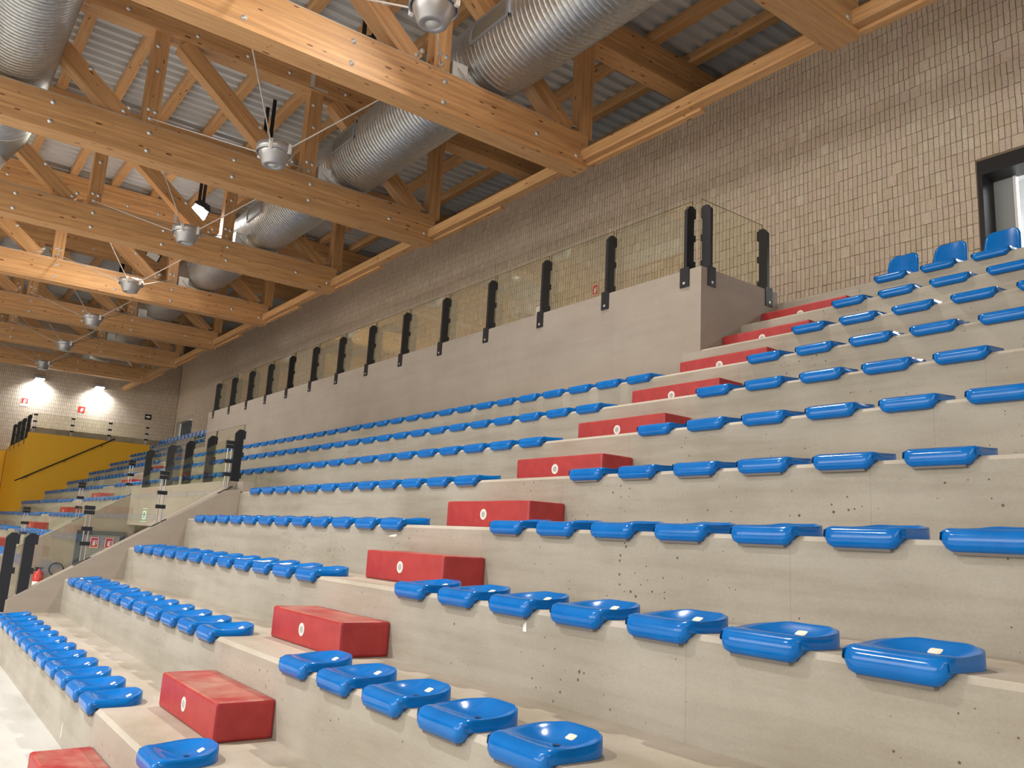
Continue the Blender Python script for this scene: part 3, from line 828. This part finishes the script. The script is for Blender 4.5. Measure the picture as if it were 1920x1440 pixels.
# ------------------------------------------------------------------ seats
def seat_top(u, v2):
    dish = .046 * max(0, 1 - abs(u) ** 2.8) * max(0, math.sin(math.pi * min(1, max(0, (v2 - .10) / .90)))) ** 1.2
    rim = .048 + .026 * v2 ** 1.6
    edge = -.008 * (max(0, abs(u) - .84) / .16) ** 2
    back = -.006 * (max(0, v2 - .93) / .07) ** 2
    lip = -.012 * (max(0, .12 - v2) / .12) ** 1.7
    return rim - dish + edge + lip + back
def seat_shell():
    """dished blue seat: x across, y back from the riser edge (y=0), z up from the tread (z=0)"""
    W = .178
    NU, NV = 17, 20
    def half(v):                       # half width over the depth
        t = v
        if t > .52: return W * max(0, 1 - ((t - .52) / .48) ** 2.7) ** (1 / 2.3)
        return W * (.97 + .03 * t / .52)
    Y0, Y1 = -.028, .295
    top = []
    for j in range(NV + 1):
        v = j / NV
        v2 = 1 - (1 - v) ** 1.35 if v > .0 else 0
        y = Y0 + (Y1 - Y0) * v2
        hw = max(half(v2), .05)
        r = []
        for i in range(NU + 1):
            u = -1 + 2 * i / NU
            x = hw * u
            r.append((x, y, seat_top(u, v2)))
        top.append(r)
    m = MB()
    vs = [p for r in top for p in r]
    n = NU + 1
    fs = [(j * n + i, j * n + i + 1, (j + 1) * n + i + 1, (j + 1) * n + i) for j in range(NV) for i in range(NU)]
    # rolled front lip
    lip = []
    prof = [(-.040, .028), (-.046, .012), (-.046, -.016), (-.040, -.036), (-.026, -.046), (-.008, -.046)]
    base = top[0]
    for (yy, zz) in prof:
        q = []
        sq = 1.0 if zz > -.03 else (.975 if zz > -.04 else .93)
        for i in range(n):
            u = -1 + 2 * i / NU
            x = base[i][0] * sq
            k = max(0, abs(u) - .78) / .22
            q.append((x * (1 - .012 * k), yy + .024 * k * k, zz * (1 - (.62 if zz < 0 else .15) * k ** 2.2)))
        lip.append(q)
    s = len(vs)
    for q in lip: vs += q
    prev = list(range(n))
    for a in range(len(lip)):
        cur = [s + a * n + i for i in range(n)]
        fs += [(prev[i], cur[i], cur[i + 1], prev[i + 1]) for i in range(n - 1)]
        prev = cur
    und = [(-1 + 2 * i / NU) * W * .985 for i in range(n)]
    s3 = len(vs)
    vs += [(x, .004, .0008) for x in und]
    fs += [(prev[i], s3 + i, s3 + i + 1, prev[i + 1]) for i in range(n - 1)]
    # skirt round the sides and the back, down to the tread; the lip's sides run on below it
    ring = [j * n for j in range(0, NV + 1)] + [NV * n + i for i in range(1, n)] + [j * n + NU for j in range(NV - 1, -1, -1)]
    s2 = len(vs)
    for idx in ring:
        x, y, z = vs[idx]
        vs.append((x * 1.012, y + (.003 if y > .28 else 0), .0008))
    for a in range(len(ring) - 1):
        fs.append((ring[a], ring[a + 1], s2 + a + 1, s2 + a))
    # side caps of the lip
    for side in (0, NU):
        pts = [side] + [s + a * n + side for a in range(len(lip))] + [s3 + side]
        mm_ = max(a for a in range(NV) if vs[ring[a]][1] < .02)
        low = list(range(mm_, -1, -1))
        fs.append(tuple(pts + [(s2 + a) if side == 0 else (s2 + len(ring) - 1 - a) for a in low]))
    m.add(vs, fs, True)
    me = m.mesh('seat_shell', M['seat'])
    return me
SHELL = seat_shell()
def lo_mesh():
    b = bmesh.new(); b.from_mesh(SHELL)
    me = bpy.data.meshes.new('seat_shell')
    b.to_mesh(me); b.free()
    return me
g_ = MB(); g_.prism([(-.026, -.055), (-.030, -.044), (-.001, -.044), (-.001, -.055)], -.125, .125, 'x'); GASK = g_.mesh('underside_bumper', M['gasket'])
def sticker_mesh():
    m = MB(); pts = []
    a, b, c = .022, .016, .008
    for (sx, sy, a0) in ((1, 1, 0), (-1, 1, 90), (-1, -1, 180), (1, -1, 270)):
        for q in range(4):
            t = math.radians(a0 + q * 30)
            pts.append((sx * (a - c) + c * math.cos(t), sy * (b - c) + c * math.sin(t)))
    m.prism(pts, 0, .0016, 'z')
    return m.mesh('number_sticker', M['sticker'])
STK = sticker_mesh()
h_ = MB(); h_.disc((0, 0, 0), .016, 'z', 18, .0012, 1); HOLE = h_.mesh('drain_hole', M['hole'])
def back_mesh():
    """upright backrest of the top row seats, curved in plan"""
    m = MB()
    NU, NZ = 14, 12
    front = []
    for jz in range(NZ + 1):
        t = jz / NZ
        tt = 1 - (1 - t) ** 1.6
        z = .03 + .30 * tt
        hw = .178 - .022 * tt
        if tt > .72: hw -= .075 * (1 - math.sqrt(max(0, 1 - ((tt - .72) / .28) ** 2)))
        for i in range(NU + 1):
            u = -1 + 2 * i / NU
            front.append((hw * u, .255 + .055 * tt - .03 * (hw * u / .178) ** 2, z))
    n = NU + 1
    fs = [(j * n + i, j * n + i + 1, (j + 1) * n + i + 1, (j + 1) * n + i) for j in range(NZ) for i in range(NU)]
    k = len(front)
    vs = front + [(x * 1.0, y + .022, z) for x, y, z in front]
    fs += [tuple(q + k for q in f[::-1]) for f in fs]
    edge = [i for i in range(n)] + [j * n + NU for j in range(1, NZ + 1)] + [NZ * n + i for i in range(NU - 1, -1, -1)] + [j * n for j in range(NZ - 1, 0, -1)]
    fs += [(edge[a], edge[(a + 1) % len(edge)], edge[(a + 1) % len(edge)] + k, edge[a] + k) for a in range(len(edge))]
    m.add(vs, fs, True)
    return m.mesh('backrest', M['seat'])
BACK = back_mesh()

NTH = ['first', 'second', 'third', 'fourth', 'fifth', 'sixth', 'seventh', 'eighth', 'ninth', 'tenth', 'eleventh', 'twelfth', 'thirteenth', 'fourteenth', 'fifteenth', 'sixteenth', 'seventeenth', 'eighteenth', 'nineteenth', 'twentieth']
TENS = ['', '', 'twenty', 'thirty', 'forty', 'fifty', 'sixty']
def nth(i):
    if i < 20: return NTH[i]
    t, u = divmod(i + 1, 10)
    return (TENS[t] + '-' + NTH[u - 1]) if u else {20: 'twentieth', 30: 'thirtieth', 40: 'fortieth', 50: 'fiftieth', 60: 'sixtieth'}[i + 1]
SEATS = []       # (x, k, block, index)
XMAX = {0: 6.1, 1: 5.2, 2: 4.8, 3: 4.6, 4: 4.4, 5: 4.2, 6: 4.0, 7: 3.8, 8: 3.6, 9: 3.4, 10: 3.4}
for k in range(0, 11):
    i = 0
    while True:
        x = (.85 if k == 10 else .773) + PITCH_R * i
        if x > XMAX[k]: break
        SEATS.append((x, k, 'right', i)); i += 1
for k in range(0, 8):
    i = 0
    while True:
        x = -.945 + .18 - PITCH_L * i
        if k <= 4 and x < -6.30: break
        if x < -18.2: break
        SEATS.append((x, k, 'left', i)); i += 1
for k in range(0, 11):
    i = 0
    while True:
        x = -19.85 - PITCH_L * i
        if x < -29.75: break
        SEATS.append((x, k, 'far', i)); i += 1
    if k <= 4:
        for i in range(12): SEATS.append((-12.86 - PITCH_L * i, k, 'mid', i))
def seat_size(s):
    u, v, z = depth_px((s[0], s[1] * D, s[1] * H))
    if not (-40 < u < 1960 and -40 < v < 1480): return 0
    return 1 / z
ranked = sorted([s for s in SEATS if seat_size(s) > 0], key=seat_size, reverse=True)
keep, rest = ranked[:300], ranked[300:]
GRP = 'blue plastic seats on the concrete stand'
for s in keep:
    x, k, blk, i = s
    loc = (x, k * D, k * H)
    where = {'right': 'right of the near red steps', 'left': 'left of the near red steps', 'mid': 'from the passage, far section', 'far': 'beyond the far red steps'}[blk]
    label = 'blue plastic seat with backrest, %s from the steps, top row' % nth(i) if k == 10 else 'blue plastic seat, %s %s, %s row' % (nth(i), where, ORD[k])
    near = seat_size(s) > 1 / 13.0 and k <= 4
    jit = random.uniform(-.012, .012)
    if k == 10 or near:
        t = empty('stadium_seat', loc, (0, 0, jit)); tag(t, label, 'seat', GRP)
        put('seat_shell', SHELL, t)
        if k == 10: put('backrest', BACK, t)
        else:
            put('underside_bumper', GASK, t)
            if k <= 3:
                if not (k == 1 and blk == 'right' and i == 3):
                    o = put('number_sticker', STK, t); o.location = (.006, .222, seat_top(0, (.222 + .028) / .323) + .0012); o.rotation_euler = (math.atan((seat_top(0, .85) - seat_top(0, .70)) / (.15 * .323)), 0, 0)
                o = put('drain_hole', HOLE, t); o.location = (.0, .160, seat_top(0, (.160 + .028) / .323) + .0008)
    else:
        o = put('stadium_seat', SHELL); o.location = loc; o.rotation_euler = (0, 0, jit); tag(o, label, 'seat', GRP)
# the remaining far seats joined
def light_seat(m, x, y, z, back):
    prof = [(-.028, .046), (-.044, .02), (-.044, -.03), (-.02, -.046), (0, -.046)]
    pts = [(-.172, -.028), (.172, -.028), (.178, .15), (.12, .27), (0, .295), (-.12, .27), (-.178, .15)]
    m.add([(x + a, y + b, z + .052 + .02 * max(0, b)) for a, b in pts] + [(x + a, y + b, z + .001) for a, b in pts] + [(x, y + .15, z + .022)],
          [(i, (i + 1) % 7, 14) for i in range(7)] + [(i, i + 7, (i + 1) % 7 + 7, (i + 1) % 7) for i in range(1, 7)])
    vs = [(x - .178, y + b, z + c) for b, c in prof] + [(x + .178, y + b, z + c) for b, c in prof]
    m.add(vs, [(i, i + 1, i + 6, i + 5) for i in range(4)] + [(0, 1, 2, 3, 4), (9, 8, 7, 6, 5)], True)
    if back: m.box(x - .17, x + .17, y + .26, y + .29, z + .03, z + .30)
m = MB()
for (x, k, blk, i) in rest: light_seat(m, x, k * D, k * H, k == 10)
o = m.build('distant_seats', M['seat'], fix=False)
tag(o, 'rows of small blue seats far off at the end of the stand', 'seats', kind='stuff')

# ------------------------------------------------------------------ doors in the brick wall
dr = struct(empty('door_1'))
m = MB()
a, b, t_ = DOOR1
m.box(a, a + .06, YW - .02, YW + .34, 4.12, t_); m.box(b - .06, b, YW - .02, YW + .34, 4.12, t_); m.box(a + .06, b - .06, YW - .02, YW + .34, t_ - .20, t_)
m.build('door_frame', M['frame'], dr)
m = MB(); m.box(a + .06, a + .30, YW + .30, YW + .34, 4.12, t_ - .2); m.build('side_panel', M['grey_leaf'], dr)
m = MB(); m.box(a + .30, a + .335, YW + .28, YW + .36, 4.12, t_ - .2); m.build('glazing_bar', M['white'], dr)
m = MB(); m.box(a + .345, a + .405, YW + .6, YW + .66, 4.12, t_ - .1); m.build('dark_bar', M['frame'], dr)
m = MB(); m.box(a + .35, a + .40, YW + .585, YW + .60, 5.35, 5.85); m.build('red_strip', M['red'], dr)
m = MB(); m.box(a - .6, b + 1.6, YW + 2.4, YW + 2.5, 4.0, 7); m.box(a - .7, a - .6, YW + .3, YW + 2.5, 4.0, 7); m.box(b + 1.6, b + 1.7, YW + .3, YW + 2.5, 4.0, 7); m.box(a - .7, b + 1.7, YW + .3, YW + 2.5, 7, 7.1); m.box(a - .7, b + 1.7, YW + .3, YW + 2.5, 4.0, 4.119)
m.build('corridor', M['whitewall'], dr)
m = MB(); m.box(1.3, 3.0, YW + .9, YW + 1.8, 6.93, 6.99); m.build('lamp_panel', M['corridor_lamp'], dr)
dr = struct(empty('door_2'))
a, b, t_ = DOOR2
m = MB(); m.box(a, a + .12, YW - .02, YW + .3, 4.12, t_); m.box(a + .12, b, YW - .02, YW + .3, t_ - .22, t_); m.build('door_frame', M['plaster'], dr)
m = MB(); m.box(a + .2, a + 1.75, YW + .18, YW + .24, 4.12, t_ - .22); m.build('door_leaf', M['door'], dr)
for q in (1.78, 2.08, 2.6):
    m = MB(); m.box(a + q, a + q + .06, YW + .18, YW + .26, 4.12, t_ - .22); m.build('glazing_bar', M['frame'], dr)
m = MB(); m.box(a + 1.78, b, YW + .18, YW + .26, 5.75, 5.8); m.build('glazing_transom', M['frame'], dr)
m = MB(); m.box(a - .1, b + .8, YW + 1.8, YW + 1.9, 4, 7); m.box(a - .1, a, YW + .3, YW + 1.8, 4, 7); m.box(b + .8, b + .9, YW + .3, YW + 1.9, 4, 7); m.box(a, b + .8, YW + .3, YW + 1.8, 6.9, 7); m.box(a, b + .8, YW + .3, YW + 1.8, 4, 4.119)
m.build('corridor', M['whitewall'], dr)
m = MB(); m.box(a + 1.2, b + .3, YW + .6, YW + 1.3, 6.8, 6.88); m.build('lamp_panel', M['corridor_lamp'], dr)

# ------------------------------------------------------------------ signs
def extinguisher_symbol(m, c, s, axis, mat):
    """white bottle with a hose, drawn flat in the plane across the axis"""
    ax = {'y': lambda u, v, a, b: (c[0] + u, c[0] + v, c[1] - .006, c[1] - .003, c[2] + a, c[2] + b), 'x': lambda u, v, a, b: (c[0] + .003, c[0] + .006, c[1] + u, c[1] + v, c[2] + a, c[2] + b)}[axis]
    m.box(*ax(-.16 * s, .12 * s, -.36 * s, .12 * s), mat); m.box(*ax(-.10 * s, .06 * s, .12 * s, .20 * s), mat)
    m.box(*ax(-.06 * s, .26 * s, .20 * s, .26 * s), mat); m.box(*ax(.22 * s, .28 * s, -.20 * s, .26 * s), mat)
def sign(name, label, c, w_, h_, axis='y', back='signred', symbol=True, rim=True):
    m = MB()
    if axis == 'y':
        m.box(c[0] - w_ / 2, c[0] + w_ / 2, c[1] - .003, c[1], c[2] - h_ / 2, c[2] + h_ / 2)
    else:
        m.box(c[0], c[0] + .003, c[1] - w_ / 2, c[1] + w_ / 2, c[2] - h_ / 2, c[2] + h_ / 2)
    o = m.build(name, M[back]); tag(o, label, 'sign')
    if symbol:
        m = MB(); extinguisher_symbol(m, c, min(w_, h_) * .95, axis, 0); m.build('sign_symbol', M['signwhite'], o)
    if rim:
        m = MB(); e = .014
        for (u0, u1, v0, v1) in ((-w_ / 2 + .01, w_ / 2 - .01, h_ / 2 - .01 - e, h_ / 2 - .01), (-w_ / 2 + .01, w_ / 2 - .01, -h_ / 2 + .01, -h_ / 2 + .01 + e), (-w_ / 2 + .01, -w_ / 2 + .01 + e, -h_ / 2, h_ / 2), (w_ / 2 - .01 - e, w_ / 2 - .01, -h_ / 2, h_ / 2)):
            if axis == 'y': m.box(c[0] + u0, c[0] + u1, c[1] - .005, c[1] - .0031, c[2] + v0, c[2] + v1)
            else: m.box(c[0] + .0031, c[0] + .005, c[1] + u0, c[1] + u1, c[2] + v0, c[2] + v1)
        m.build('sign_border', M['signwhite'], o)
    return o
sign('fire_sign', 'red fire extinguisher sign on the brick wall behind the gallery glass', (-6.57, YW - .013, 6.20), .19, .24)
sign('fire_sign', 'pale sign with red border on brick beside a black gallery post', (-8.38, YW - .013, 6.10), .20, .30, 'y', 'signwhite', False, False)
o = bpy.data.objects.get('fire_sign.001')
m = MB()
for (u0, u1, v0, v1) in ((-.10, .10, .13, .15), (-.10, -.085, -.15, .15), (.085, .10, -.15, .15)): m.box(-8.38 + u0, -8.38 + u1, YW - .018, YW - .0161, 6.10 + v0, 6.10 + v1)
m.build('sign_border', M['signred'], o)
o = sign('fire_sign', 'white and red sign on the far wall under the left wall lamp', (XF + .014, 2.955, 6.17), .30, .28, 'x', 'signred', True, True)
m = MB(); m.box(XF + .014, XF + .018, 2.80, 3.11, 5.93, 6.03); m.build('sign_text_plate', M['signwhite'], o)
sign('fire_sign', 'small red sign on the far wall between the lit patches', (XF + .014, 5.25, 6.10), .28, .28, 'x', 'signred', True, False)
o = sign('exit_sign', 'small dark exit arrow sign on the far wall', (XF + .014, 8.14, 6.15), .30, .26, 'x', 'frame', False, False)
m = MB(); m.prism([(8.03, 6.13), (8.12, 6.13), (8.12, 6.08), (8.25, 6.16), (8.12, 6.22), (8.12, 6.18), (8.03, 6.18)], XF + .0172, XF + .02, 'x'); m.build('sign_arrow', M['signwhite'], o)
o = sign('exit_sign', 'green and white exit sign on the bridge over the passage', (-11.13, 2.599, 1.29), .34, .24, 'y', 'signwhite', False, False)
m = MB()
for (u0, u1, v0, v1) in ((-.155, .155, .085, .105), (-.155, .155, -.105, -.085), (-.155, -.13, -.105, .105), (.13, .155, -.105, .105), (-.03, .02, -.06, .06), (-.08, .07, 0, .02)):
    m.box(-11.13 + u0, -11.13 + u1, 2.594, 2.5955, 1.29 + v0, 1.29 + v1)
m.build('sign_symbol', M['signgreen'], o)
m = MB(); m.cbox(-23.5, -23.3, YW - .12, YW - .012, 5.55, 6.0, .01); o = m.build('alarm_box', M['red']); tag(o, 'distant dark red alarm box on the brick wall behind the gallery glass', 'alarm box')
m = MB(); m.box(-23.46, -23.34, YW - .124, YW - .12, 5.7, 5.85); m.build('box_plate', M['signwhite'], o)

# passage wall: door frame with notices, extinguisher and hose on the far side wall
pd = struct(empty('door_3'))
m = MB(); X3 = VX0 + .001
m.box(X3, X3 + .05, 1.74, 1.85, FLOOR_Z, .95); m.box(X3, X3 + .05, 2.50, 2.59, FLOOR_Z, .95); m.box(X3, X3 + .05, 1.85, 2.50, .87, .95); m.build('door_frame', M['door'], pd)
m = MB(); m.box(X3, X3 + .02, 1.85, 2.50, FLOOR_Z, .87); m.build('door_leaf', M['grey_leaf'], pd)
for i, (yy, lab) in enumerate(((2.06, 'red fire notice on the passage door, left one'), (2.32, 'red fire notice on the passage door, right one'))):
    sign('fire_notice', lab, (X3 + .021, yy, .73), .17, .22, 'x', 'signred', True, True)
t = empty('fire_extinguisher', (VX0 + .12, 1.2, -.3)); tag(t, 'red fire extinguisher on the passage wall, half hidden by the sloping wall', 'fire extinguisher')
m = MB(); m.lathe([(0, 0), (.085, 0), (.085, .42), (.06, .47), (.028, .49), (.028, .52), (0, .52)], 20); m.build('cylinder', M['red'], t)
m = MB(); m.lathe([(.0865, .12), (.0865, .30)], 20); m.build('label_band', M['signwhite'], t)
m = MB(); m.box(-.02, .02, -.07, .05, .52, .55); m.build('handle', M['black'], t)
m = MB(); m.tube([(0, -.02, .5)] + [(0, -.05 - .14 * math.sin(a), .35 + .15 * math.cos(a)) for a in [q * .3 for q in range(9)]], .013, 6); m.build('hose', M['rubber'], t)
m = MB(); m.box(-.119, -.08, -.05, .05, .1, .4); m.build('wall_bracket', M['black'], t)
t = empty('hose_loop', (VX0 + .05, 1.48, .22)); tag(t, 'black hose loop hanging on the passage wall beside the extinguisher', 'hose')
m = MB(); m.tube([(0, .115 * math.cos(a), .11 * math.sin(a)) for a in [2 * math.pi * q / 24 for q in range(25)]] + [(0, .24, .03), (0, .34, .09)], .011, 6); m.build('hose', M['rubber'], t)
m = MB(); m.box(-.048, .012, -.02, .02, .09, .12); m.build('wall_hook', M['black'], t)

# ------------------------------------------------------------------ wall lamps on the far wall
for yy, lab in ((3.37, 'bright white wall lamp on the far wall, left one'), (5.82, 'bright white wall lamp on the far wall, right one')):
    t = empty('wall_lamp', (XF + .01, yy, 7.22)); tag(t, lab, 'lamp', 'wall lamps on the far wall')
    m = MB(); m.prism([(0, -.06), (.46, -.02), (.50, .06), (.06, .14), (0, .14)], -.2, .2, 'y'); o = m.build('lamp_housing', M['grey_metal'], t)
    m = MB(); m.prism([(.02, -.075), (.44, -.035), (.44, -.025), (.02, -.062)], -.17, .17, 'y'); m.build('lamp_lens', M['wall_lamp_on'], t)

# ------------------------------------------------------------------ scraps of white paper
def scrap(lab, x, y, z, pts):
    m = MB(); m.prism([(x + a, z + b) for a, b in pts], y - .003, y - .0006, 'y'); o = m.build('paper_scrap', M['white']); tag(o, lab, 'paper', 'white paper scraps stuck to the risers')
scrap('white torn paper scrap stuck under blue seats of the third row', 1.88, 2 * D, .735, [(-.012, -.022), (.016, -.024), (.014, .018), (.006, .024), (-.002, .012), (-.010, .008)])
scrap('white flat paper scrap stuck on the fourth riser near the aisle', -.76, 3 * D, 1.148, [(-.07, -.012), (.05, -.010), (.07, .008), (.02, .010), (-.05, -.002)])
scrap('white paper scrap stuck low on the front riser', -1.52, 0, -.31, [(-.012, -.05), (.008, -.05), (.016, .04), (.004, .05), (-.006, 0)])
